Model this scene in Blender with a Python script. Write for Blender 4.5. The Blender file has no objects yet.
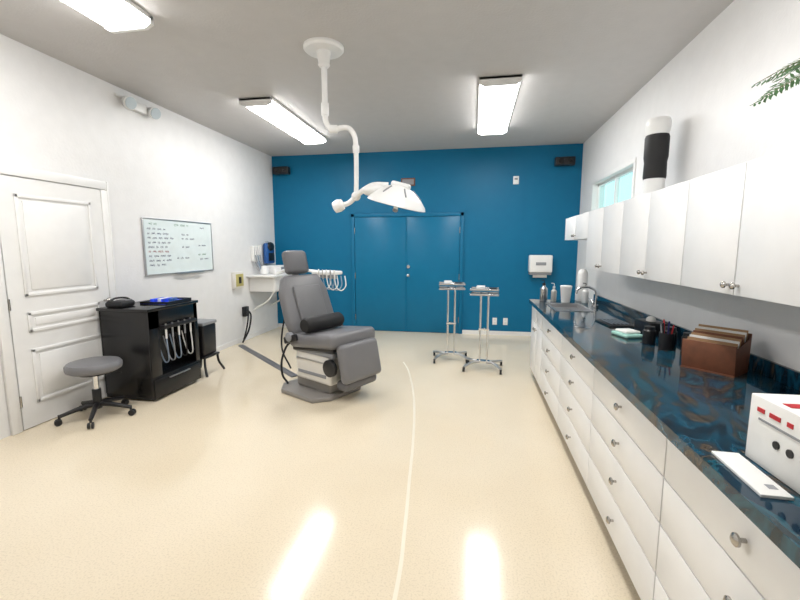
import bpy, bmesh, math, random
from mathutils import Matrix, Vector, Euler
random.seed(4)
D=7.155; XL=-3.635; XR=1.68; H=3.14; YF=-1.3; XW=1.389; HL=1.84; YC=5.05
scene=bpy.context.scene
try: scene.view_settings.view_transform='Standard'
except Exception: pass

# ---------------------------------------------------------------- materials
def mat(name,col,rough=.5,metal=0,emit=0,bump=0,bscale=60,var=0,vscale=8,coat=0,spec=None):
    m=bpy.data.materials.new(name);m.use_nodes=True
    nt=m.node_tree;b=nt.nodes['Principled BSDF']
    c=(*col,1)
    b.inputs['Base Color'].default_value=c;b.inputs['Roughness'].default_value=rough;b.inputs['Metallic'].default_value=metal
    if spec is not None: b.inputs['Specular IOR Level'].default_value=spec
    if coat: b.inputs['Coat Weight'].default_value=coat;b.inputs['Coat Roughness'].default_value=.08
    tc=nt.nodes.new('ShaderNodeTexCoord')
    n=nt.nodes.new('ShaderNodeTexNoise');n.inputs['Scale'].default_value=vscale;n.inputs['Detail'].default_value=4
    nt.links.new(tc.outputs['Object'],n.inputs['Vector'])
    r=nt.nodes.new('ShaderNodeValToRGB');v=max(var,.02)
    r.color_ramp.elements[0].position=.3;r.color_ramp.elements[1].position=.7
    r.color_ramp.elements[0].color=(*[x*(1-v) for x in col],1);r.color_ramp.elements[1].color=(*[min(1,x*(1+v)) for x in col],1)
    nt.links.new(n.outputs['Fac'],r.inputs['Fac']);nt.links.new(r.outputs['Color'],b.inputs['Base Color'])
    if emit:
        b.inputs['Emission Color'].default_value=c;b.inputs['Emission Strength'].default_value=emit
    if bump:
        n2=nt.nodes.new('ShaderNodeTexNoise');n2.inputs['Scale'].default_value=bscale;n2.inputs['Detail'].default_value=3
        nt.links.new(tc.outputs['Object'],n2.inputs['Vector'])
        bp=nt.nodes.new('ShaderNodeBump');bp.inputs['Strength'].default_value=bump;bp.inputs['Distance'].default_value=.01
        nt.links.new(n2.outputs['Fac'],bp.inputs['Height']);nt.links.new(bp.outputs['Normal'],b.inputs['Normal'])
    return m
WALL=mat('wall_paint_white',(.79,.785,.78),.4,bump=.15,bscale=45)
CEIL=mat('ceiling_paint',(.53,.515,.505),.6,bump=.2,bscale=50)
BLUE=mat('wall_paint_teal',(.002,.140,.280),.45,bump=.12,bscale=50,spec=.25)
BLUED=mat('door_paint_teal',(.002,.150,.295),.32,spec=.3)
TRIMW=mat('trim_white',(.80,.795,.785),.35)
CABW=mat('laminate_white',(.83,.83,.83),.3)
CABIN=mat('gap_dark',(.12,.12,.12),.7)
BLACK=mat('black_plastic',(.012,.012,.014),.35)
BLACKL=mat('black_laminate',(.008,.008,.009),.25)
RUB=mat('black_rubber',(.007,.007,.008),.6)
CHROME=mat('chrome',(.75,.75,.76),.15,1)
STEEL=mat('brushed_steel',(.55,.55,.56),.3,1)
NICKEL=mat('satin_nickel',(.45,.43,.40),.25,1)
VINYL=mat('grey_vinyl',(.17,.17,.18),.4,bump=.08,bscale=120)
VINYL2=mat('dark_grey_vinyl',(.125,.125,.135),.42)
CREAM=mat('enamel_cream',(.74,.72,.68),.3)
WPL=mat('white_plastic',(.82,.82,.81),.3)
GPL=mat('grey_plastic',(.26,.27,.29),.4)
LENS=mat('lamp_lens',(1,.99,.975),.4,emit=23)
GLASSD=mat('lamp_glass',(.55,.62,.66),.1)
BLU2=mat('blue_plastic',(.02,.10,.33),.4)
BLUSCR=mat('blue_fabric',(.03,.09,.75),.45,var=.4,vscale=30)
BRASS=mat('aged_yellow_plate',(.50,.44,.16),.5)
WOOD=mat('brown_pressboard',(.18,.065,.032),.5,var=.2,vscale=20)
PAPER=mat('manila_paper',(.38,.23,.12),.7)
WPAP=mat('white_paper',(.8,.8,.78),.7)
RED=mat('red_print',(.5,.02,.03),.5)
INK=mat('marker_ink_blue',(.02,.02,.12),.6)
INKG=mat('marker_ink_green',(.02,.2,.08),.6)
INKR=mat('marker_ink_red',(.4,.03,.03),.6)
BOARD=mat('whiteboard_enamel',(.72,.80,.80),.12)
LEAF=mat('fern_leaf',(.05,.17,.04),.5,var=.4,vscale=40)
STEM=mat('fern_stem',(.12,.14,.03),.6)
TERR=mat('pot_ceramic',(.5,.5,.48),.4)
TAUPE=mat('chair_base_taupe',(.26,.245,.23),.4)
SEAM=mat('seam_sealant',(.82,.76,.63),.3)
GRNP=mat('mint_cloth',(.35,.62,.55),.7)
HOSE=mat('hose_blue_grey',(.25,.32,.42),.4)

def floor_mat():
    m=bpy.data.materials.new('floor_epoxy_cream');m.use_nodes=True;nt=m.node_tree;b=nt.nodes['Principled BSDF']
    tc=nt.nodes.new('ShaderNodeTexCoord')
    def noise(s,d=5):
        n=nt.nodes.new('ShaderNodeTexNoise');n.inputs['Scale'].default_value=s;n.inputs['Detail'].default_value=d
        nt.links.new(tc.outputs['Object'],n.inputs['Vector']);return n
    a=noise(.9);c=noise(110,3)
    r=nt.nodes.new('ShaderNodeValToRGB');r.color_ramp.elements[0].position=.3;r.color_ramp.elements[1].position=.7
    r.color_ramp.elements[0].color=(.75,.645,.48,1);r.color_ramp.elements[1].color=(.80,.705,.55,1)
    r2=nt.nodes.new('ShaderNodeValToRGB');r2.color_ramp.elements[0].position=.34;r2.color_ramp.elements[1].position=.5
    r2.color_ramp.elements[0].color=(.62,.6,.56,1);r2.color_ramp.elements[1].color=(1,1,1,1)
    nt.links.new(a.outputs['Fac'],r.inputs['Fac']);nt.links.new(c.outputs['Fac'],r2.inputs['Fac'])
    mx=nt.nodes.new('ShaderNodeMix');mx.data_type='RGBA';mx.blend_type='MULTIPLY';mx.inputs['Factor'].default_value=.33
    nt.links.new(r.outputs['Color'],mx.inputs['A']);nt.links.new(r2.outputs['Color'],mx.inputs['B'])
    nt.links.new(mx.outputs['Result'],b.inputs['Base Color'])
    b.inputs['Roughness'].default_value=.12
    n=noise(3,2);bp=nt.nodes.new('ShaderNodeBump');bp.inputs['Strength'].default_value=.06;bp.inputs['Distance'].default_value=.02
    nt.links.new(n.outputs['Fac'],bp.inputs['Height']);nt.links.new(bp.outputs['Normal'],b.inputs['Normal'])
    return m
FLOOR=floor_mat()
def counter_mat():
    m=bpy.data.materials.new('countertop_marbled_resin');m.use_nodes=True;nt=m.node_tree;b=nt.nodes['Principled BSDF']
    tc=nt.nodes.new('ShaderNodeTexCoord')
    mp=nt.nodes.new('ShaderNodeMapping');mp.inputs['Scale'].default_value=(2.6,1.1,1);mp.inputs['Rotation'].default_value=(0,0,.6);mp.inputs['Location'].default_value=(.7,.3,0)
    nt.links.new(tc.outputs['Object'],mp.inputs['Vector'])
    n=nt.nodes.new('ShaderNodeTexNoise');n.inputs['Scale'].default_value=1.7;n.inputs['Detail'].default_value=5;n.inputs['Roughness'].default_value=.55;n.inputs['Distortion'].default_value=1.6
    nt.links.new(mp.outputs['Vector'],n.inputs['Vector'])
    r=nt.nodes.new('ShaderNodeValToRGB');cr=r.color_ramp
    cr.elements[0].position=.28;cr.elements[0].color=(.003,.006,.010,1)
    cr.elements[1].position=.78;cr.elements[1].color=(.01,.05,.085,1)
    for p,c in ((.38,(.004,.02,.038,1)),(.44,(.008,.07,.12,1)),(.48,(.005,.025,.045,1)),(.515,(.09,.07,.05,1)),(.54,(.005,.014,.022,1)),(.60,(.010,.085,.125,1)),(.66,(.005,.022,.045,1))):
        e=cr.elements.new(p);e.color=c
    nt.links.new(n.outputs['Fac'],r.inputs['Fac']);nt.links.new(r.outputs['Color'],b.inputs['Base Color'])
    b.inputs['Roughness'].default_value=.07
    return m
CNT=counter_mat()
def glass_mat():
    m=bpy.data.materials.new('window_glass');m.use_nodes=True;nt=m.node_tree;nt.nodes.clear()
    o=nt.nodes.new('ShaderNodeOutputMaterial');t=nt.nodes.new('ShaderNodeBsdfTransparent');t.inputs[0].default_value=(.9,.98,.97,1)
    g=nt.nodes.new('ShaderNodeBsdfGlossy');g.inputs['Roughness'].default_value=.02
    mx=nt.nodes.new('ShaderNodeMixShader');mx.inputs[0].default_value=.08
    nt.links.new(t.outputs[0],mx.inputs[1]);nt.links.new(g.outputs[0],mx.inputs[2]);nt.links.new(mx.outputs[0],o.inputs[0]);return m
GLASS=glass_mat()

# ---------------------------------------------------------------- mesh builder
def catmull(pts,n=8):
    P=[Vector(p) for p in pts]
    if len(P)<3: return P
    P=[P[0]*2-P[1]]+P+[P[-1]*2-P[-2]];o=[]
    for i in range(1,len(P)-2):
        for k in range(n):
            t=k/n;a,b,c,d=P[i-1],P[i],P[i+1],P[i+2]
            o.append(.5*((2*b)+(c-a)*t+(2*a-5*b+4*c-d)*t*t+(3*b-a-3*c+d)*t**3))
    o.append(P[-2]);return o
class B:
    def __init__(s,name,loc=(0,0,0),rz=0,sc=1):
        s.name=name;s.bm=bmesh.new();s.mats=[];s.loc=Vector(loc);s.rz=rz;s.M=Matrix.Identity(4);s.sc=sc
    def _fin(s,t,m,M=None):
        if m not in s.mats: s.mats.append(m)
        i=s.mats.index(m)
        bmesh.ops.recalc_face_normals(t,faces=t.faces)
        MM=s.M@(M or Matrix.Identity(4));t.transform(MM)
        for f in t.faces: f.material_index=i;f.smooth=True
        me=bpy.data.meshes.new('tmp');t.to_mesh(me);t.free();s.bm.from_mesh(me);bpy.data.meshes.remove(me)
    def box(s,c,sz,m,rot=(0,0,0),bev=0,seg=2,taper=None):
        t=bmesh.new();bmesh.ops.create_cube(t,size=1)
        for v in t.verts:
            k=1 if (taper is None or v.co.z<0) else taper
            v.co=Vector((v.co.x*sz[0]*k,v.co.y*sz[1]*k,v.co.z*sz[2]))
        if bev: bmesh.ops.bevel(t,geom=t.edges[:],offset=min(bev,min(sz)*.49),segments=seg,profile=.5,affect='EDGES')
        s._fin(t,m,Matrix.Translation(c)@Euler(rot).to_matrix().to_4x4());return s
    def b2(s,x0,x1,y0,y1,z0,z1,m,bev=0):
        return s.box(((x0+x1)/2,(y0+y1)/2,(z0+z1)/2),(abs(x1-x0),abs(y1-y0),abs(z1-z0)),m,bev=bev)
    def cyl(s,a,b,r,m,r2=None,seg=24,bev=0):
        a=Vector(a);b=Vector(b);d=b-a;t=bmesh.new()
        bmesh.ops.create_cone(t,cap_ends=True,segments=seg,radius1=r,radius2=r if r2 is None else r2,depth=d.length)
        if bev:
            es=[e for e in t.edges if abs(e.verts[0].co.z-e.verts[1].co.z)<1e-6]
            bmesh.ops.bevel(t,geom=es,offset=bev,segments=2,profile=.5,affect='EDGES')
        s._fin(t,m,Matrix.Translation((a+b)/2)@d.to_track_quat('Z','Y').to_matrix().to_4x4());return s
    def sph(s,c,r,m,rot=(0,0,0),seg=24):
        if not hasattr(r,'__len__'): r=(r,r,r)
        t=bmesh.new();bmesh.ops.create_uvsphere(t,u_segments=seg,v_segments=seg//2,radius=1)
        s._fin(t,m,Matrix.Translation(c)@Euler(rot).to_matrix().to_4x4()@Matrix.Diagonal((*r,1)));return s
    def tube(s,pts,r,m,seg=10,n=8,smooth=True):
        P=catmull(pts,n) if smooth else [Vector(p) for p in pts]
        t=bmesh.new();rings=[];up=None
        for i,p in enumerate(P):
            d=(P[min(i+1,len(P)-1)]-P[max(i-1,0)]).normalized()
            if up is None: up=Vector((0,0,1)) if abs(d.z)<.9 else Vector((1,0,0))
            x=(up-d*up.dot(d)).normalized();y=d.cross(x);up=x
            rr=r if not callable(r) else r(i/(len(P)-1))
            rings.append([t.verts.new(p+x*rr*math.cos(2*math.pi*k/seg)+y*rr*math.sin(2*math.pi*k/seg)) for k in range(seg)])
        for a,b in zip(rings,rings[1:]):
            for k in range(seg): t.faces.new((a[k],a[(k+1)%seg],b[(k+1)%seg],b[k]))
        t.faces.new(rings[0][::-1]);t.faces.new(rings[-1]);s._fin(t,m);return s
    def lathe(s,prof,c,m,seg=32,rot=(0,0,0)):
        t=bmesh.new();rings=[]
        for r,z in prof: rings.append([t.verts.new((max(r,1e-4)*math.cos(2*math.pi*k/seg),max(r,1e-4)*math.sin(2*math.pi*k/seg),z)) for k in range(seg)])
        for a,b in zip(rings,rings[1:]):
            for k in range(seg): t.faces.new((a[k],a[(k+1)%seg],b[(k+1)%seg],b[k]))
        t.faces.new(rings[0][::-1]);t.faces.new(rings[-1])
        s._fin(t,m,Matrix.Translation(c)@Euler(rot).to_matrix().to_4x4());return s
    def prism(s,pts,ext,m,bev=0):
        t=bmesh.new();vs=[t.verts.new(p) for p in pts];f=t.faces.new(vs)
        r=bmesh.ops.extrude_face_region(t,geom=[f]);vv=[v for v in r['geom'] if isinstance(v,bmesh.types.BMVert)]
        bmesh.ops.translate(t,verts=vv,vec=ext)
        if bev: bmesh.ops.bevel(t,geom=t.edges[:],offset=bev,segments=3,profile=.5,affect='EDGES')
        s._fin(t,m);return s
    def face(s,pts,m):
        t=bmesh.new();t.faces.new([t.verts.new(p) for p in pts]);s._fin(t,m);return s
    def done(s,ang=38):
        if s.sc!=1: s.bm.transform(Matrix.Scale(s.sc,4))
        me=bpy.data.meshes.new(s.name);s.bm.to_mesh(me);s.bm.free()
        for m in s.mats: me.materials.append(m)
        try: me.set_sharp_from_angle(angle=math.radians(ang))
        except Exception: pass
        ob=bpy.data.objects.new(s.name,me);ob.location=s.loc;ob.rotation_euler=(0,0,s.rz)
        bpy.context.collection.objects.link(ob);return ob

# ---------------------------------------------------------------- room shell
B('floor').b2(XL-.15,XR+.15,YF-.15,D+.15,-.1,0,FLOOR).done()
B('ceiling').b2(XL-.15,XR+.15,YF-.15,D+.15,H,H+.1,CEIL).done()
B('wall_left').b2(XL-.15,XL,YF,D,0,H,WALL).done()
B('wall_back').b2(XL-.15,XR+.15,D,D+.15,0,H,BLUE).done()
B('wall_front').b2(XL-.15,XR+.15,YF-.15,YF,0,H,WALL).done()
WY0,WY1,WZ0,WZ1=4.90,6.42,1.93,2.40
w=B('wall_right')
w.b2(XR,XR+.15,YF,WY0,0,H,WALL).b2(XR,XR+.15,WY1,D,0,H,WALL).b2(XR,XR+.15,WY0,WY1,0,WZ0,WALL).b2(XR,XR+.15,WY0,WY1,WZ1,H,WALL).done()
B('wall_ledge').b2(XW,XR,YF,YC,0,HL,WALL).done()
w=B('window_1')
t=.035
w.b2(XR+.06,XR+.11,WY0,WY1,WZ0,WZ0+t,TRIMW).b2(XR+.06,XR+.11,WY0,WY1,WZ1-t,WZ1,TRIMW)
w.b2(XR+.06,XR+.11,WY0,WY0+t,WZ0,WZ1,TRIMW).b2(XR+.06,XR+.11,WY1-t,WY1,WZ0,WZ1,TRIMW)
w.b2(XR+.055,XR+.1,5.65,5.69,WZ0,WZ1,TRIMW)
w.b2(XR+.08,XR+.085,WY0+t,WY1-t,WZ0+t,WZ1-t,GLASS)
c=.05
w.b2(XR-.015,XR-.001,WY0-c,WY1+c,WZ1,WZ1+c,TRIMW,.003).b2(XR-.015,XR-.001,WY0-c,WY0,WZ0-c,WZ1,TRIMW,.003).b2(XR-.015,XR-.001,WY1,WY1+c,WZ0-c,WZ1,TRIMW,.003).b2(XR-.03,XR-.001,WY0-c,WY1+c,WZ0-c,WZ0,TRIMW,.003)
w.done()
b=B('baseboard_back')
b.b2(XL+.01,-2.16,D-.012,D-.001,0,.07,TRIMW).b2(-.16,XR-.01,D-.012,D-.001,0,.07,TRIMW).done()
B('baseboard_left').b2(XL+.001,XL+.012,3.62,D-.02,0,.07,TRIMW).done()
# thin curved sealant seam in the floor (flat ribbon)
sm=B('trim_1')
P=catmull([(-.31,.6,0),(-.30,1.55,0),(-.33,2.0,0),(-.38,2.5,0),(-.43,3.0,0),(-.52,3.7,0),(-.63,4.3,0),(-.76,4.85,0),(-.88,5.2,0)],10)
for p_,q_ in zip(P,P[1:]):
    sm.face([(p_.x-.010,p_.y,.0012),(p_.x+.010,p_.y,.0012),(q_.x+.010,q_.y,.0012),(q_.x-.010,q_.y,.0012)],SEAM)
sm.done()

# left panel door
d=B('door_1');x=XL+.001
Y0,Y1,ZT=2.62,3.53,2.06
d.b2(x,x+.022,Y0,Y1,.008,ZT,TRIMW)
for y0,y1,z0,z1 in ((Y0+.12,Y1-.12,1.10,1.93),(Y0+.12,Y1-.12,.80,.97),(Y0+.12,Y1-.12,.20,.66)):
    mw=.03
    d.b2(x+.02,x+.034,y0,y1,z1-mw,z1,TRIMW,.006).b2(x+.02,x+.034,y0,y1,z0,z0+mw,TRIMW,.006)
    d.b2(x+.02,x+.034,y0,y0+mw,z0,z1,TRIMW,.006).b2(x+.02,x+.034,y1-mw,y1,z0,z1,TRIMW,.006)
    d.b2(x+.015,x+.03,y0+mw+.03,y1-mw-.03,z0+mw+.02,z1-mw-.02,TRIMW,.007)
for z in (.25,1.05,1.85): d.cyl((x+.026,Y0-.002,z-.045),(x+.026,Y0-.002,z+.045),.008,NICKEL,seg=10)
d.cyl((x+.02,3.47,.98),(x+.06,3.47,.98),.011,NICKEL).sph((x+.075,3.47,.98),(.022,.028,.028),NICKEL)
d.done()
t=B('trim_2')
t.b2(x,x+.03,Y1+.005,Y1+.085,0,ZT+.005,TRIMW,.008).b2(x,x+.03,Y0-.09,Y0-.012,0,ZT+.005,TRIMW,.008).b2(x,x+.03,Y0-.09,Y1+.085,ZT+.008,ZT+.09,TRIMW,.008)
t.b2(x,x+.036,Y1+.07,Y1+.09,0,ZT+.09,TRIMW,.005).done()

# double door
d=B('door_2');y=D-.001
for a,b_ in ((-2.085,-1.164),(-1.158,-.235)):
    d.b2(a,b_,y-.02,y,.01,2.03,BLUED,.003)
d.b2(-1.175,-1.148,y-.028,y-.018,.01,2.03,BLUED)
for z in (1.17,1.02):
    d.cyl((-1.12,y-.02,z),(-1.12,y-.034,z),.028,CHROME)
d.cyl((-1.12,y-.03,1.02),(-1.12,y-.06,1.02),.012,CHROME).sph((-1.12,y-.075,1.02),(.026,.022,.026),CHROME)
for X in (-2.088,-.232):
    for z in (.25,1.0,1.8): d.cyl((X,y-.024,z-.05),(X,y-.024,z+.05),.008,NICKEL,seg=10)
d.done()
t=B('trim_3')
t.b2(-2.15,-2.092,y-.03,y,0,2.095,BLUE,.004).b2(-.228,-.17,y-.03,y,0,2.095,BLUE,.004).b2(-2.15,-.17,y-.03,y,2.036,2.095,BLUE,.004).done()

# ---------------------------------------------------------------- ceiling fixtures
def fixture(cx,y0,y1,w=.38):
    f=B('ceiling_light',(cx,(y0+y1)/2,H-.002));L=(y1-y0)/2
    f.b2(-w/2,w/2,-L,L,-.03,0,WPL,.003)
    pr=[(-w/2+.01,0,-.03),(-w/2+.015,0,-.055),(-w/2+.06,0,-.08),(w/2-.06,0,-.08),(w/2-.015,0,-.055),(w/2-.01,0,-.03)]
    f.prism([(p[0],-L+.03,p[2]) for p in pr],(0,2*L-.06,0),LENS)
    for yy in (-L,L-.03):
        pe=[(-w/2,0,-.005),(-w/2,0,-.06),(-w/2+.05,0,-.086),(w/2-.05,0,-.086),(w/2,0,-.06),(w/2,0,-.005)]
        f.prism([(p[0],yy,p[2]) for p in pe],(0,.03,0),WPL)
    f.done()
fixture(-2.48,1.02,2.80);fixture(-2.40,4.38,6.12);fixture(.22,.98,2.76);fixture(.22,4.26,6.06,.40)

# emergency light on left wall
e=B('emergency_light',(XL+.001,4.08,3.0))
e.box((.03,0,0),(.06,.20,.09),WPL,bev=.012)
e.cyl((.03,-.28,.045),(.03,.22,.045),.012,WPL)
for yy in (-.17,.17):
    e.cyl((.04,yy,.04),(.06,yy,.02),.02,WPL)
    e.lathe([(.03,-.05),(.055,-.02),(.068,.03),(.068,.04)],(.07,yy,-.0),WPL,rot=(0,1.9,-.2))
    e.lathe([(.06,.0),(.058,.006),(.0,.01)],(.11,yy-.005,-.015),GLASSD,rot=(0,1.9,-.2))
e.done()

# speakers
def speaker(c,rz):
    s=B('wall_speaker',c,rz)
    s.box((0,-.07,0),(.30,.12,.13),BLACK,bev=.015,seg=3).box((0,-.133,0),(.27,.01,.105),RUB,bev=.004)
    s.cyl((-.06,-.136,0),(-.06,-.141,0),.042,BLACKL).cyl((.07,-.136,0),(.07,-.141,0),.025,BLACKL).box((0,-.012,0),(.06,.022,.05),BLACK)
    s.done()
speaker((-3.42,D-.001,2.87),0);speaker((1.40,D-.001,2.86),0)
B('thermostat',(.665,D-.001,2.6)).box((0,-.012,0),(.09,.024,.13),WPL,bev=.006).box((0,-.026,.02),(.05,.004,.03),GPL).done()
for X in (.39,.57):
    B('outlet_plate',(X,D-.001,.24)).box((0,-.004,0),(.075,.008,.12),WPL,bev=.003).box((0,-.009,.028),(.035,.004,.03),CREAM,bev=.001).box((0,-.009,-.028),(.035,.004,.03),CREAM,bev=.001).done()
p=B('small_wall_sign',(-1.13,D-.001,2.62));p.box((0,-.008,0),(.24,.016,.13),WOOD,bev=.003).box((0,-.018,0),(.20,.004,.09),GPL).done()
p=B('paper_towel_dispenser',(1.09,D-.001,1.22))
p.box((0,-.09,.02),(.36,.17,.28),WPL,bev=.02,seg=3).box((0,-.08,-.14),(.34,.15,.045),GPL,bev=.01).box((0,-.177,.02),(.16,.006,.05),GPL,bev=.002).box((0,-.09,-.185),(.22,.004,.05),WPAP).done()

# whiteboard
w=B('whiteboard',(XL+.001,4.645,1.51))
w.box((.008,0,0),(.014,1.2,.64),BOARD)
for zz in (-.32,.32): w.box((.011,0,zz),(.02,1.22,.014),STEEL,bev=.003)
for yy in (-.605,.605): w.box((.011,yy,0),(.02,.014,.654),STEEL,bev=.003)
w.box((.03,.1,-.325),(.05,.5,.01),STEEL)
def scrib(y,z,L,h,m):
    # handwriting: short words of joined marker strokes lying on the board
    y1=y+L;tt=.0036
    while y<y1:
        wl=random.uniform(.04,.10);n=int(wl/.0065)
        P=[(y+.0065*i,z+(h if i%2 else -h)*random.uniform(.3,1)) for i in range(n)]
        for (a,b1),(c1,d1) in zip(P,P[1:]):
            w.face([(.0165,a,b1-tt),(.0165,c1,d1-tt),(.0165,c1,d1+tt),(.0165,a,b1+tt)],m)
        y+=wl+.02
scrib(-.52,.262,.14,.014,INKG);scrib(-.12,.266,.26,.018,INKG);scrib(.36,.25,.10,.012,INK)
for i in range(9):
    z=.205-.052*i
    scrib(-.55,z,random.uniform(.22,.36),.013,INKR if i in (5,) else INK)
    if i in (1,2,4): scrib(.0,z,random.uniform(.08,.16),.011,INK)
scrib(-.1,-.14,.18,.015,INK);scrib(.32,.02,.14,.012,INK);scrib(.3,-.1,.18,.012,INKG);scrib(.33,-.16,.12,.012,INK)
w.done()
B('electrical_box',(XL+.001,5.83,1.0)).box((.03,0,0),(.06,.26,.25),CREAM,bev=.008).box((.063,0,0),(.008,.20,.19),BRASS,bev=.003).box((.07,0,.0),(.01,.06,.10),BLACK,bev=.003).done()

# ---------------------------------------------------------------- base cabinets
XF=.69
def knob(bb,x,y,z,r=.017):
    bb.cyl((x,y,z),(x-.018,y,z),.006,NICKEL,seg=12).lathe([(.007,0),(r,.006),(r,.012),(r*.6,.017),(.001,.019)],(x-.014,y,z),NICKEL,seg=20,rot=(0,-math.pi/2,0))
stacks=[(-.24,.64),(.64,1.52),(1.52,2.41),(2.41,3.29),(3.29,4.17),(4.17,4.93)]
rows=[(.102,.30),(.304,.50),(.504,.68),(.684,.856)]
for i,(a,b_) in enumerate(stacks):
    c=B('base_cabinet',(0,0,0))
    c.b2(XF+.02,XW-.004,a+.001,b_-.001,.09,.858,CABW)
    c.b2(XF+.07,XW-.004,a+.001,b_-.001,0,.09,BLACK)
    if i<5:
        for z0,z1 in rows:
            c.b2(XF,XF+.0185,a+.004,b_-.004,z0+.001,z1-.001,CABW,.0015)
            knob(c,XF,(a+b_)/2,(z0+z1)/2)
    else:
        m=(a+b_)/2
        for p_,q in ((a,m),(m,b_)):
            c.b2(XF,XF+.0185,p_+.004,q-.004,.102,.679,CABW,.0015);c.b2(XF,XF+.0185,p_+.004,q-.004,.684,.856,CABW,.0015)
        knob(c,XF,m-.04,.62);knob(c,XF,m+.04,.62)
    c.b2(XF+.0185,XF+.0205,a+.0015,b_-.0015,.1,.857,CABIN)
    c.done()
SX0,SX1,SY0,SY1=.80,1.12,4.08,4.62
c=B('countertop');CX0,CX1=.66,XW-.003;z0,z1=.86,.90
c.b2(CX0,SX0,-.3,4.97,z0,z1,CNT).b2(SX1,CX1,-.3,4.97,z0,z1,CNT).b2(SX0,SX1,-.3,SY0,z0,z1,CNT).b2(SX0,SX1,SY1,4.97,z0,z1,CNT)
c.done()
B('backsplash').b2(CX1-.02,CX1,-.3,4.97,.9005,.975,CNT,.002).done()
s=B('sink')
for args in ((SX0-.015,SX0+.012,SY0-.015,SY1+.015),(SX1-.012,SX1+.015,SY0-.015,SY1+.015),(SX0+.012,SX1-.012,SY0-.015,SY0+.012),(SX0+.012,SX1-.012,SY1-.012,SY1+.015)): s.b2(*args,.9005,.906,STEEL,.002)
s.b2(SX0+.003,SX0+.01,SY0+.003,SY1-.003,.868,.902,STEEL).b2(SX1-.01,SX1-.003,SY0+.003,SY1-.003,.868,.902,STEEL).b2(SX0+.003,SX1-.003,SY0+.003,SY0+.01,.868,.902,STEEL).b2(SX0+.003,SX1-.003,SY1-.01,SY1-.003,.868,.902,STEEL).b2(SX0+.003,SX1-.003,SY0+.003,SY1-.003,.862,.868,STEEL)
s.cyl((.96,4.35,.868),(.96,4.35,.872),.035,CHROME).done()
f=B('faucet',(1.22,4.35,.9012));f.cyl((0,0,.0),(0,0,.03),.026,CHROME).tube([(0,0,.02),(0,0,.13),(-.02,0,.18),(-.09,0,.21),(-.17,0,.19),(-.19,0,.14)],.011,CHROME)
f.cyl((0,.09,0),(0,.09,.04),.015,CHROME).tube([(0,.09,.04),(-.01,.12,.06),(-.02,.16,.07)],.006,CHROME).done()

# wall cabinets
UX=1.035
def ucab(a,b_,z0,z1,nd=2,knobs=True):
    c=B('wall_cabinet');m=(a+b_)/2
    c.b2(UX+.02,XW-.003,a+.001,b_-.001,z0,z1,CABW);c.b2(UX+.0185,UX+.0205,a+.002,b_-.002,z0+.002,z1-.002,CABIN)
    w_=(b_-a)/nd
    for i in range(nd): c.b2(UX,UX+.018,a+w_*i+.003,a+w_*(i+1)-.003,z0+.001,z1-.001,CABW,.0015)
    if knobs:
        knob(c,UX,m-.03,z0+.04,.014);knob(c,UX,m+.03,z0+.04,.014)
    c.done()
ucab(4.08,5.03,1.585,HL-.01,2);ucab(3.18,4.08,1.31,HL-.01);ucab(2.28,3.18,1.31,HL-.01);ucab(1.42,2.28,1.31,HL-.01);ucab(.5,1.42,1.31,HL-.01);ucab(-.4,.5,1.31,HL-.01)

# canister on ledge
g=B('suction_canister',(1.51,3.93,HL+.001))
g.lathe([(.06,0),(.08,.01),(.08,.30),(.083,.31),(.083,.60),(.09,.63),(.096,.67),(.096,.70),(.085,.73),(.0,.74)],(0,0,0),WPL)
g.lathe([(.084,.24),(.088,.26),(.085,.38),(.092,.42),(.092,.58),(.086,.60)],(0,0,0),RUB)
g.done()
# fern
fn=B('potted_fern',(1.50,1.74,HL+.001))
fn.lathe([(.06,0),(.075,.01),(.10,.15),(.108,.16),(.108,.18),(.095,.18),(.09,.165),(0,.165)],(0,0,0),TERR)
for i in range(22):
    a=2*math.pi*i/22+random.uniform(-.08,.08)
    L=random.uniform(.36,.48);hgt=random.uniform(.18,.28)
    dx,dy=math.cos(a),math.sin(a)
    if dx>.05: L=min(L,.12/max(dx,.1))
    if i in (5,6,7): L=(.64,.66,.56)[i-5];hgt=(.20,.32,.22)[i-5]
    elif i in (8,9): L=.46
    pts=[]
    for k in range(15):
        t=k/14;pts.append(Vector((dx*L*t,dy*L*t,.16+hgt*math.sin(min(1,t*1.05)*math.pi*.72)*1.05-.02*t)))
    fn.tube([tuple(p_) for p_ in pts[::2]],lambda t:.003*(1-t)+.001,STEM,seg=5,n=3)
    for k in range(2,15):
        for q in range(2):
            t=(k+q*.5)/14
            if t>1: continue
            i0=min(int(t*14),13);pp=pts[i0].lerp(pts[i0+1],t*14-i0)
            dd=(pts[min(i0+1,14)]-pts[max(i0-1,0)]).normalized();side=dd.cross(Vector((0,0,1))).normalized()
            ll=.07*math.sin(math.pi*min(.98,.15+.85*t))**.7+.008
            for sg in (-1,1):
                tip=pp+side*sg*ll+dd*ll*.45-Vector((0,0,ll*.2));w_=.008
                mid=pp.lerp(tip,.45)
                fn.face([pp,mid+dd*w_,tip,mid-dd*w_],LEAF)
fn.done()

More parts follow.
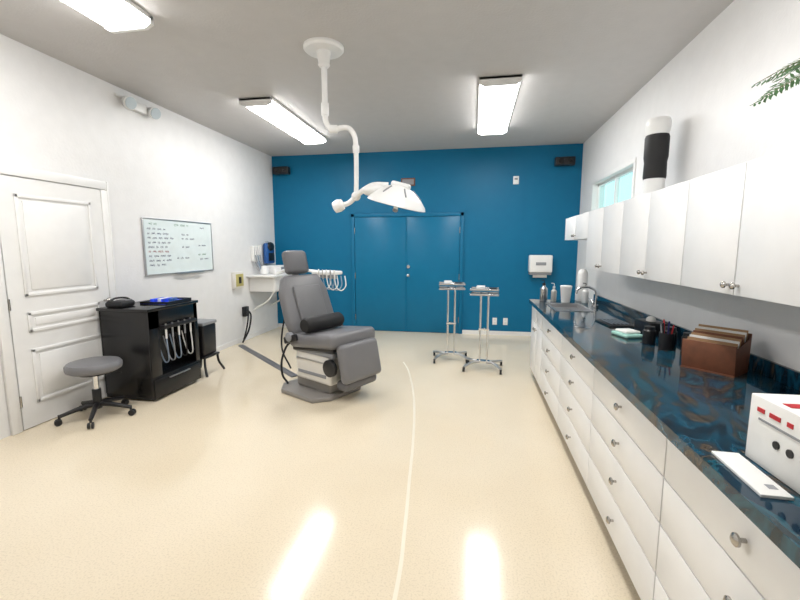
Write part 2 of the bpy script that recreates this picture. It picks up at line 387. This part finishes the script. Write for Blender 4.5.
# ---------------------------------------------------------------- counter items
bx=B('glove_box',(.965,1.16,.9005),.04)
bx.box((0,0,.095),(.34,.26,.19),WPAP,bev=.004)
for k,wd in enumerate((.035,.05,.025,.04)): bx.box((-.171,.085-.05*k,.155),(.002,wd*.75,.012),RED)
bx.box((-.171,.02,.13),(.002,.14,.006),GPL)
bx.box((-.04,.03,.1905),(.22,.03,.002),RED).box((.0,-.02,.1905),(.16,.015,.002),GPL).box((.04,-.07,.1905),(.2,.02,.002),GRNP)
for k in range(3): bx.cyl((-.169,-.07+.045*k,.085),(-.1735,-.07+.045*k,.085),.011,BLACK,seg=16)
bx.box((0,-.131,.1),(.3,.002,.12),RED)
bx.done()
bx=B('envelope',(.735,1.17,.9005),-.02);bx.box((0,0,.004),(.07,.22,.008),WPAP,bev=.001).box((.01,-.07,.0085),(.02,.02,.001),GPL).done()
bx=B('label_printer',(.88,.84,.9005),.1);bx.box((0,0,.06),(.2,.16,.12),BLACK,bev=.02,seg=3).box((-.02,0,.122),(.1,.1,.006),GPL,bev=.002).done()
fo=B('file_organizer',(1.19,2.22,.9005),.75,.86)
fo.box((0,.0,.004),(.20,.26,.008),WOOD)
fo.box((-.095,0,.085),(.012,.26,.17),WOOD,rot=(0,-.10,0),bev=.002)
fo.box((.095,0,.11),(.008,.26,.22),WOOD,rot=(0,.02,0),bev=.002)
fo.prism([(-.09,-.13,.005),(.09,-.13,.005),(.095,-.13,.20),(-.10,-.13,.15)],(0,.004,0),WOOD).prism([(-.09,.126,.005),(.09,.126,.005),(.095,.126,.20),(-.10,.126,.15)],(0,.004,0),WOOD)
for k in range(7): fo.box((-.065+.022*k,0,.095+.006*k),(.004,.24,.17+.008*k),[PAPER,WPAP,PAPER,WOOD][k%4],rot=(0,.03,0))
fo.done()
pc=B('pen_cup',(1.14,2.62,.9005));pc.lathe([(.038,0),(.04,.005),(.04,.1),(.037,.1),(.036,.01),(0,.01)],(0,0,0),BLACK)
for k in range(7):
    a=k*.9;pc.cyl((.015*math.cos(a),.015*math.sin(a),.012),(.034*math.cos(a),.034*math.sin(a),.15+.012*(k%3)),.004,[BLACK,INK,RED,GPL][k%4],seg=8)
pc.done()
for (X,Y) in ((1.24,2.58),(1.10,2.76),(1.22,2.76)):
    q=B('instrument_jar',(X,Y,.9005));q.lathe([(.034,0),(.036,.004),(.036,.085),(.03,.092),(.03,.11),(.0,.112)],(0,0,0),BLACK).done()
q=B('folded_cloth',(1.05,2.98,.9005),.3);q.box((0,0,.012),(.13,.17,.024),GRNP,bev=.01,seg=3).box((.01,.01,.032),(.11,.12,.018),WPAP,bev=.008,seg=3).done()
q=B('tissue_box',(1.26,3.15,.9005),.1);q.box((0,0,.04),(.12,.22,.08),BLACK,bev=.004).sph((0,0,.085),(.03,.04,.03),WPAP).done()
q=B('instrument_tray',(1.12,3.45,.9005),.1);q.box((0,0,.006),(.2,.3,.012),BLACK,bev=.004)
for k in range(5): q.cyl((-.06+.03*k,-.1,.017),(-.06+.03*k,.1,.017),.004,STEEL,seg=8)
q.done()
def bottle(name,X,Y,m,h=.16,r=.035,cap=BLACK):
    q=B(name,(X,Y,.9005));q.lathe([(r*.9,0),(r,.006),(r,h*.7),(r*.4,h*.82),(r*.4,h*.9),(0,h*.9)],(0,0,0),m).cyl((0,0,h*.9),(0,0,h),r*.45,cap)
    q.tube([(0,0,h),(0,0,h+.03),(-.03,0,h+.035)],.004,cap);q.done()
bottle('soap_bottle',1.22,4.75,WPL,.18);bottle('soap_bottle',.80,4.85,STEEL,.2,.04);bottle('soap_bottle',.90,4.80,TERR,.17,.03,WPL)
q=B('paper_cup_stack',(1.02,4.76,.9005));q.lathe([(.045,0),(.06,.16),(.062,.165),(.062,.18),(.055,.185),(0,.185)],(0,0,0),WPL).done()
q=B('cup_dispenser',(1.22,4.9,.9005));q.lathe([(.05,0),(.055,.01),(.055,.30),(.05,.33),(.03,.36),(0,.365)],(0,0,0),WPL).done()

# ---------------------------------------------------------------- surgical chair
CH=(-1.42,3.99,0);CR=-math.radians(28);CS=1.05
ch=B('exam_chair',CH,CR,CS)
ch.prism([(-.50,-.24,0),(-.36,-.37,0),(.10,-.37,0),(.20,-.22,0),(.20,.18,0),(.12,.27,0),(-.36,.27,0),(-.50,.18,0)],(0,0,.045),TAUPE,.012)
ch.box((-.10,0,.10),(.50,.38,.12),TAUPE,bev=.03,seg=3)
ch.box((-.03,-.01,.29),(.50,.46,.28),CREAM,bev=.025,seg=3)
ch.box((-.04,-.243,.23),(.40,.01,.03),GPL,bev=.003).box((-.04,-.243,.36),(.44,.01,.012),STEEL)
ch.box((-.02,0,.445),(.56,.50,.05),GPL,bev=.012)
ch.box((.0,0,.555),(.64,.60,.14),VINYL,rot=(0,-.10,0),bev=.05,seg=5)
ch.box((.0,0,.485),(.58,.54,.05),BLACK,rot=(0,-.10,0),bev=.01)
ch.box((.365,0,.38),(.10,.50,.36),VINYL,rot=(0,-.20,0),bev=.045,seg=5)
ch.box((.33,0,.17),(.14,.44,.10),VINYL2,bev=.04,seg=4)
ch.box((.30,0,.38),(.05,.34,.22),BLACK,bev=.01)
ch.cyl((.25,-.29,.34),(.25,-.25,.34),.08,BLACK,bev=.005).cyl((.24,.25,.34),(.24,.28,.34),.08,BLACK,bev=.005)
ch.M=Matrix.Translation((-.28,0,.56))@Euler((0,-.36,0)).to_matrix().to_4x4()
ch.prism([(-.05,-.27,0),(-.05,.27,0),(-.05,.30,.14),(-.05,.29,.44),(-.05,.22,.62),(-.05,-.22,.62),(-.05,-.29,.44),(-.05,-.30,.14)],(.11,0,0),VINYL,.035)
ch.prism([(-.08,-.24,.05),(-.08,.24,.05),(-.08,.24,.42),(-.08,.17,.56),(-.08,-.17,.56),(-.08,-.24,.42)],(.05,0,0),TAUPE,.012)
ch.box((.07,0,.30),(.03,.34,.38),VINYL,bev=.014,seg=4)
ch.box((-.05,0,.66),(.02,.07,.18),STEEL)
ch.box((.0,0,.765),(.10,.28,.25),VINYL2,rot=(0,.10,0),bev=.045,seg=5)
ch.box((-.055,0,.76),(.03,.2,.16),BLACK,bev=.01)
ch.M=Matrix.Identity(4)
for sy in (-1,1):
    ch.box((-.26,sy*.31,.55),(.20,.03,.07),BLACK,rot=(0,-.3,0),bev=.012)
    ch.cyl((-.27,sy*.29,.57),(-.27,sy*.335,.57),.045,GPL,bev=.005)
ch.tube([(-.35,-.1,.40),(-.48,-.16,.45),(-.53,-.22,.30),(-.50,-.25,.14),(-.42,-.24,.05)],.011,RUB)
ch.tube([(-.55,.0,.95),(-.60,-.12,.7),(-.56,-.2,.4),(-.42,-.2,.2)],.009,RUB)
ch.done()
v=Matrix.Rotation(CR,4,'Z')@Vector((-.07*CS,-.06*CS,0))
cu=B('bolster_cushion',(CH[0]+v.x,CH[1]+v.y,.634*CS),CR+.05)
cu.lathe([(.0,-.26),(.062,-.255),(.078,-.23),(.078,.23),(.062,.255),(0,.26)],(0,0,.070),RUB,rot=(math.pi/2,0,0)).done()

# ---------------------------------------------------------------- ceiling surgical lamp
la=B('surgical_lamp',(0,0,0))
mx,my=-1.25,3.44
la.lathe([(.0,0),(.165,0),(.165,-.02),(.15,-.035),(.06,-.04),(.055,-.07),(.045,-.13),(.05,-.14),(.035,-.16),(0,-.16)],(mx,my,H-.001),WPL,seg=40)
la.tube([(mx,my,3.0),(mx,my,2.8),(mx,my,2.62),(mx+.01,my,2.54),(mx+.06,my+.01,2.48),(mx+.12,my+.02,2.50),(mx+.19,my+.04,2.50),(mx+.24,my+.05,2.43),(mx+.25,my+.05,2.3),(mx+.25,my+.05,2.1),(mx+.245,my+.05,1.95)],lambda t:.024-.004*t,WPL,seg=16)
la.cyl((mx,my,2.60),(mx,my,2.70),.032,WPL,bev=.004)
la.cyl((mx+.03,my,2.49),(mx+.10,my+.015,2.49),.034,WPL,bev=.004)
la.cyl((mx+.25,my+.05,2.30),(mx+.25,my+.05,2.36),.028,WPL,bev=.004)
la.sph((mx+.245,my+.05,1.94),.04,WPL)
la.tube([(mx+.245,my+.05,1.94),(mx+.18,my+.05,1.885),(mx+.10,my+.05,1.86)],.022,WPL,seg=14)
la.lathe([(.02,-.05),(.048,-.04),(.055,0),(.045,.04),(.015,.05)],(mx+.09,my+.04,1.86),WPL,rot=(0,1.2,0))
la.tube([(mx+.22,my+.05,1.92),(mx+.32,my+.0,1.98),(mx+.42,my-.02,2.02),(mx+.54,my,2.02)],.022,WPL,seg=14)
la.M=Matrix.Translation((mx+.62,my,1.905))@Euler((.10,.26,.0)).to_matrix().to_4x4()
la.lathe([(.0,.11),(.06,.105),(.12,.08),(.19,.03),(.24,-.025),(.25,-.05),(.24,-.055),(.20,-.03),(.10,-.01),(0,.0)],(0,0,0),WPL,seg=40)
la.lathe([(.0,-.012),(.10,-.02),(.19,-.038),(.20,-.032),(0,-.005)],(0,0,0),GLASSD,seg=32)
la.box((.0,0,.11),(.16,.10,.05),WPL,bev=.02,seg=3)
for k in range(6):
    a=k*math.pi/3;la.box((math.cos(a)*.15,math.sin(a)*.15,.062),(.10,.012,.010),GPL,rot=(0,.62,a),bev=.003)
la.sph((-.22,0,.02),(.10,.10,.05),WPL,rot=(0,-.3,0))
la.cyl((0,0,-.02),(0,0,-.09),.018,WPL,bev=.004).sph((0,0,-.095),(.024,.024,.018),GPL)
la.M=Matrix.Identity(4)
la.done()

# ---------------------------------------------------------------- stool
st=B('rolling_stool',(-3.27,2.98,0),.3)
st.lathe([(0,.425),(.18,.425),(.205,.44),(.21,.46),(.21,.485),(.195,.505),(.12,.512),(0,.512)],(0,0,0),VINYL,seg=40)
st.cyl((0,0,.40),(0,0,.428),.12,BLACK).cyl((0,0,.20),(0,0,.41),.022,CHROME).cyl((0,0,.08),(0,0,.26),.034,BLACK,bev=.004)
st.tube([(.03,0,.395),(.10,.05,.39),(.18,.07,.38)],.006,BLACK)
for k in range(5):
    a=2*math.pi*k/5;c_,s_=math.cos(a),math.sin(a)
    st.tube([(0,0,.12),(c_*.1,s_*.1,.115),(c_*.27,s_*.27,.075)],lambda t:.026-.01*t,BLACK,seg=10)
    st.cyl((c_*.27,s_*.27,.05),(c_*.27,s_*.27,.09),.01,BLACK,seg=10)
    for o in (-.014,.014): st.cyl((c_*.28-s_*(o-.008),s_*.28+c_*(o-.008),.027),(c_*.28-s_*(o+.008),s_*.28+c_*(o+.008),.027),.027,BLACK,seg=16,bev=.003)
st.done()

# ---------------------------------------------------------------- black delivery cabinet
bc=B('delivery_cabinet',(0,0,0))
x0,x1,y0,y1,zt=-3.575,-3.03,3.36,4.06,.89
bc.b2(x0,x1-.02,y0,y0+.02,.06,zt,BLACKL,.002).b2(x0,x1-.02,y1-.02,y1,.06,zt,BLACKL,.002).b2(x0,x0+.02,y0,y1,.06,zt,BLACKL)
bc.b2(x0-.01,x1+.01,y0-.02,y1+.02,zt,zt+.03,BLACKL,.005)
bc.b2(x0+.02,x1-.02,y0+.02,y1-.02,.06,.10,BLACKL).b2(x1-.20,x1-.18,y0+.02,y1-.02,.10,zt,BLACKL)
bc.b2(x1-.18,x1,y0,y1,.06,.24,BLACKL,.003).b2(x1-.02,x1,y0,y0+.13,.24,zt,BLACKL,.002).b2(x1-.02,x1,y1-.06,y1,.24,zt,BLACKL,.002).b2(x1-.02,x1,y0,y1,.72,zt,BLACKL,.002)
bc.b2(x1,x1+.012,y0+.01,y1-.01,.03,.22,BLACKL,.003).b2(x1+.01,x1+.03,y0+.2,y1-.2,.19,.20,STEEL,.003)
bc.b2(x0,x1,y0+.005,y0+.02,.02,.09,BLACKL)
bc.b2(x1-.01,x1+.05,y0+.14,y1-.08,.70,.735,BLACK,.005)
for k in range(5):
    yy=y0+.18+.09*k
    bc.cyl((x1+.03,yy,.69),(x1+.03,yy,.60),.010,[WPL,GPL][k%2],seg=12).cyl((x1+.03,yy,.75),(x1+.03,yy,.69),.009,STEEL,seg=12)
    bc.tube([(x1+.03,yy,.60),(x1+.035,yy+.005,.46),(x1+.02,yy+.02,.37),(x1-.03,yy+.03,.35),(x1-.07,yy+.03,.44),(x1-.1,yy+.02,.60)],.0065,[HOSE,GPL,HOSE,RUB,WPL][k])
for X in (x0+.05,x1-.05):
    for Y in (y0+.05,y1-.05): bc.cyl((X,Y-.012,.028),(X,Y+.012,.028),.028,RUB,seg=16).box((X,Y,.05),(.03,.035,.03),BLACK)
bc.done()
ztt=zt+.0305
q=B('equipment_bag',(-3.43,3.47,ztt),.1);q.box((0,0,.03),(.18,.20,.06),RUB,bev=.025,seg=4).tube([(-.05,-.07,.05),(-.03,-.03,.085),(.03,.04,.085),(.06,.08,.05)],.01,BLACK).box((.02,.03,.063),(.1,.1,.015),VINYL,bev=.006).done()
q=B('instrument_tray',(-3.22,3.84,ztt),.05);q.box((0,0,.008),(.30,.40,.012),BLUSCR,bev=.004).b2(-.15,.15,-.2,-.19,.0,.03,BLACK).b2(-.15,.15,.19,.2,.0,.03,BLACK).b2(-.15,-.14,-.2,.2,.0,.03,BLACK).b2(.14,.15,-.2,.2,0,.03,BLACK)
for k in range(4): q.box((-.08+.05*k,-.02+.03*(k%2),.03),(.035,.18,.035),[BLUSCR,WPAP,BLUSCR,BLU2][k],rot=(0,0,.15*k-.1),bev=.003)
q.done()
q=B('waste_bin',(-3.17,4.30,0));q.box((0,0,.42),(.22,.24,.36),BLACK,bev=.02,seg=3,taper=1.06).box((0,0,.62),(.25,.27,.04),GPL,bev=.012).box((0,0,.225),(.27,.28,.025),BLACK,bev=.005)
for X in (-.11,.11):
    for Y in (-.12,.12): q.tube([(X,Y,.23),(X*1.1,Y*1.1,.12),(X*1.5,Y*1.4,.012)],.014,BLACK)
q.done()

# ---------------------------------------------------------------- cable cover + hoses
q=B('floor_cable_cover')
a=Vector((-3.50,5.66,0));b2_=Vector((-2.02,4.36,0));dd=(b2_-a).normalized();n=Vector((-dd.y,dd.x,0))
pr=[(-.05,.0),(-.03,.012),(.03,.012),(.05,.0)]
q.prism([a+n*u+Vector((0,0,v_+.001)) for u,v_ in pr],(b2_-a),VINYL2);q.done()
q=B('power_cord',(0,0,0));q.tube([(-3.58,6.02,.50),(-3.50,5.98,.42),(-3.5,5.9,.2),(-3.52,5.74,.03)],.014,RUB).tube([(-3.58,5.98,.46),(-3.46,5.84,.50),(-3.44,5.76,.3),(-3.5,5.72,.04)],.012,RUB)
q.box((-3.60,6.0,.48),(.06,.12,.16),BLACK,bev=.01);q.done()

# ---------------------------------------------------------------- left back dental unit
u=B('dental_delivery_unit')
u.b2(XL+.002,-3.14,6.12,7.0,1.02,1.055,WPL,.006).b2(XL+.002,-3.18,6.2,6.95,.78,1.02,WPL,.01)
u.b2(-3.182,-3.17,6.22,6.57,.80,1.01,WPL,.004).b2(-3.182,-3.17,6.58,6.93,.80,1.01,WPL,.004)
u.cyl((-3.17,6.52,.9),(-3.155,6.52,.9),.012,NICKEL).cyl((-3.17,6.63,.9),(-3.155,6.63,.9),.012,NICKEL)
for Y in (6.25,6.9):
    u.tube([(-3.22,Y,.78),(-3.35,Y,.62),(XL+.02,Y,.46)],.014,WPL)
u.tube([(-3.2,6.3,1.06),(-3.0,6.2,1.14),(-2.5,5.75,1.17),(-2.0,5.28,1.17)],.022,WPL,seg=14)
u.cyl((-3.22,6.32,1.05),(-3.22,6.32,1.15),.035,WPL,bev=.005)
u.box((-1.92,5.22,1.17),(.34,.26,.05),WPL,rot=(0,0,-.5),bev=.018,seg=3)
u.box((-1.86,5.10,1.13),(.30,.05,.05),GPL,rot=(0,0,-.5),bev=.01)
for k in range(5):
    X=-1.98+.065*k;Y=5.12-.036*k
    u.cyl((X,Y-.03,1.10),(X+.01,Y-.07,1.22),.009,STEEL if k%2 else WPL,seg=12)
    u.tube([(X,Y-.03,1.10),(X+.03,Y-.04,1.0),(X+.08,Y,.96),(X+.12,Y+.05,1.02),(X+.10,Y+.08,1.14)],.007,HOSE if k%2 else WPL)
# jar and box standing on the unit's top
u.lathe([(.05,0),(.06,.01),(.06,.12),(.05,.14),(.02,.15),(0,.155)],(-3.42,6.34,1.055),WPL)
u.box((-3.40,6.72,1.125),(.26,.26,.14),WPL,bev=.015,seg=3).box((-3.268,6.72,1.135),(.006,.18,.07),GPL,bev=.002)
u.done()
q=B('lead_apron',(XL+.002,6.80,1.42),math.pi/2);q.cyl((0,-.0,.18),(0,-.05,.18),.012,CHROME,seg=12).box((0,-.06,-.02),(.30,.08,.36),BLU2,bev=.035,seg=4).sph((0,-.09,.10),(.12,.05,.08),BLACK).box((0,-.105,-.08),(.18,.02,.14),BLACK,bev=.008);q.done()
q=B('handpiece_holder',(XL+.002,6.38,1.40));q.box((.03,0,0),(.06,.18,.26),WPL,bev=.015,seg=3)
for k in range(3):
    q.cyl((.08,-.08+.07*k,-.02),(.10,-.08+.07*k,.14),.013,WPL,seg=12)
    q.tube([(.08,-.08+.07*k,-.02),(.11,-.08+.07*k,-.18),(.13,-.05+.07*k,-.27),(.08,-.03+.07*k,-.22),(.04,-.03+.07*k,-.12)],.008,HOSE if k==1 else GPL)
q.done()

# ---------------------------------------------------------------- tray stands
def stand(X,Y,rz,zt=1.0):
    s=B('instrument_tray_stand',(X,Y,0),rz)
    for px in (-.045,.045):
        s.cyl((px,0,.10),(px,0,zt-.03),.013,CHROME,seg=16)
    s.box((0,0,.095),(.16,.07,.03),CHROME,bev=.008).box((0,0,.50),(.13,.035,.025),CHROME,bev=.005).cyl((.0,.018,.50),(0,.06,.50),.012,BLACK,seg=12)
    for a in (0.5,math.pi-.5,math.pi+.5,-.5):
        c_,s_=math.cos(a),math.sin(a)
        s.tube([(c_*.03,s_*.03,.09),(c_*.15,s_*.12,.085),(c_*.25,s_*.40,.06)],.016,STEEL)
        s.cyl((c_*.25,s_*.40,.03),(c_*.25,s_*.40,.065),.009,STEEL,seg=10).cyl((c_*.25-.013,s_*.40,.03),(c_*.25+.013,s_*.40,.03),.030,RUB,seg=16,bev=.003)
    for z in (zt-.06,zt):
        w_,l_=.17,.13
        s.b2(-w_,w_,-l_,l_,z,z+.006,STEEL)
        for q_ in ((-w_,w_,-l_,-l_+.008),(-w_,w_,l_-.008,l_),(-w_,-w_+.008,-l_,l_),(w_-.008,w_,-l_,l_)): s.b2(*q_,z,z+.022,CHROME,.002)
    s.box((-.05,.0,zt+.03),(.10,.12,.035),WPL,bev=.006).box((.09,.02,zt+.018),(.10,.14,.016),BLACK,bev=.004)
    for k in range(3): s.cyl((.03+.02*k,-.1,zt+.011),(.035+.02*k,.0,zt+.011),.004,STEEL,seg=8)
    s.done()
stand(-.27,5.42,.1,1.02);stand(.15,5.08,-.08,.99)

# ---------------------------------------------------------------- world, camera
w=bpy.data.worlds.new('world');scene.world=w;w.use_nodes=True
bg=w.node_tree.nodes['Background'];bg.inputs[0].default_value=(.62,.92,.95,1);bg.inputs[1].default_value=1.6
cd=bpy.data.cameras.new('camera');cd.sensor_width=36;cd.lens=409.3/800*36;cd.clip_start=.05
co=bpy.data.objects.new('camera',cd);co.location=(0,0,1.5);co.rotation_euler=(math.pi/2-.127,0,.176)
bpy.context.collection.objects.link(co);scene.camera=co
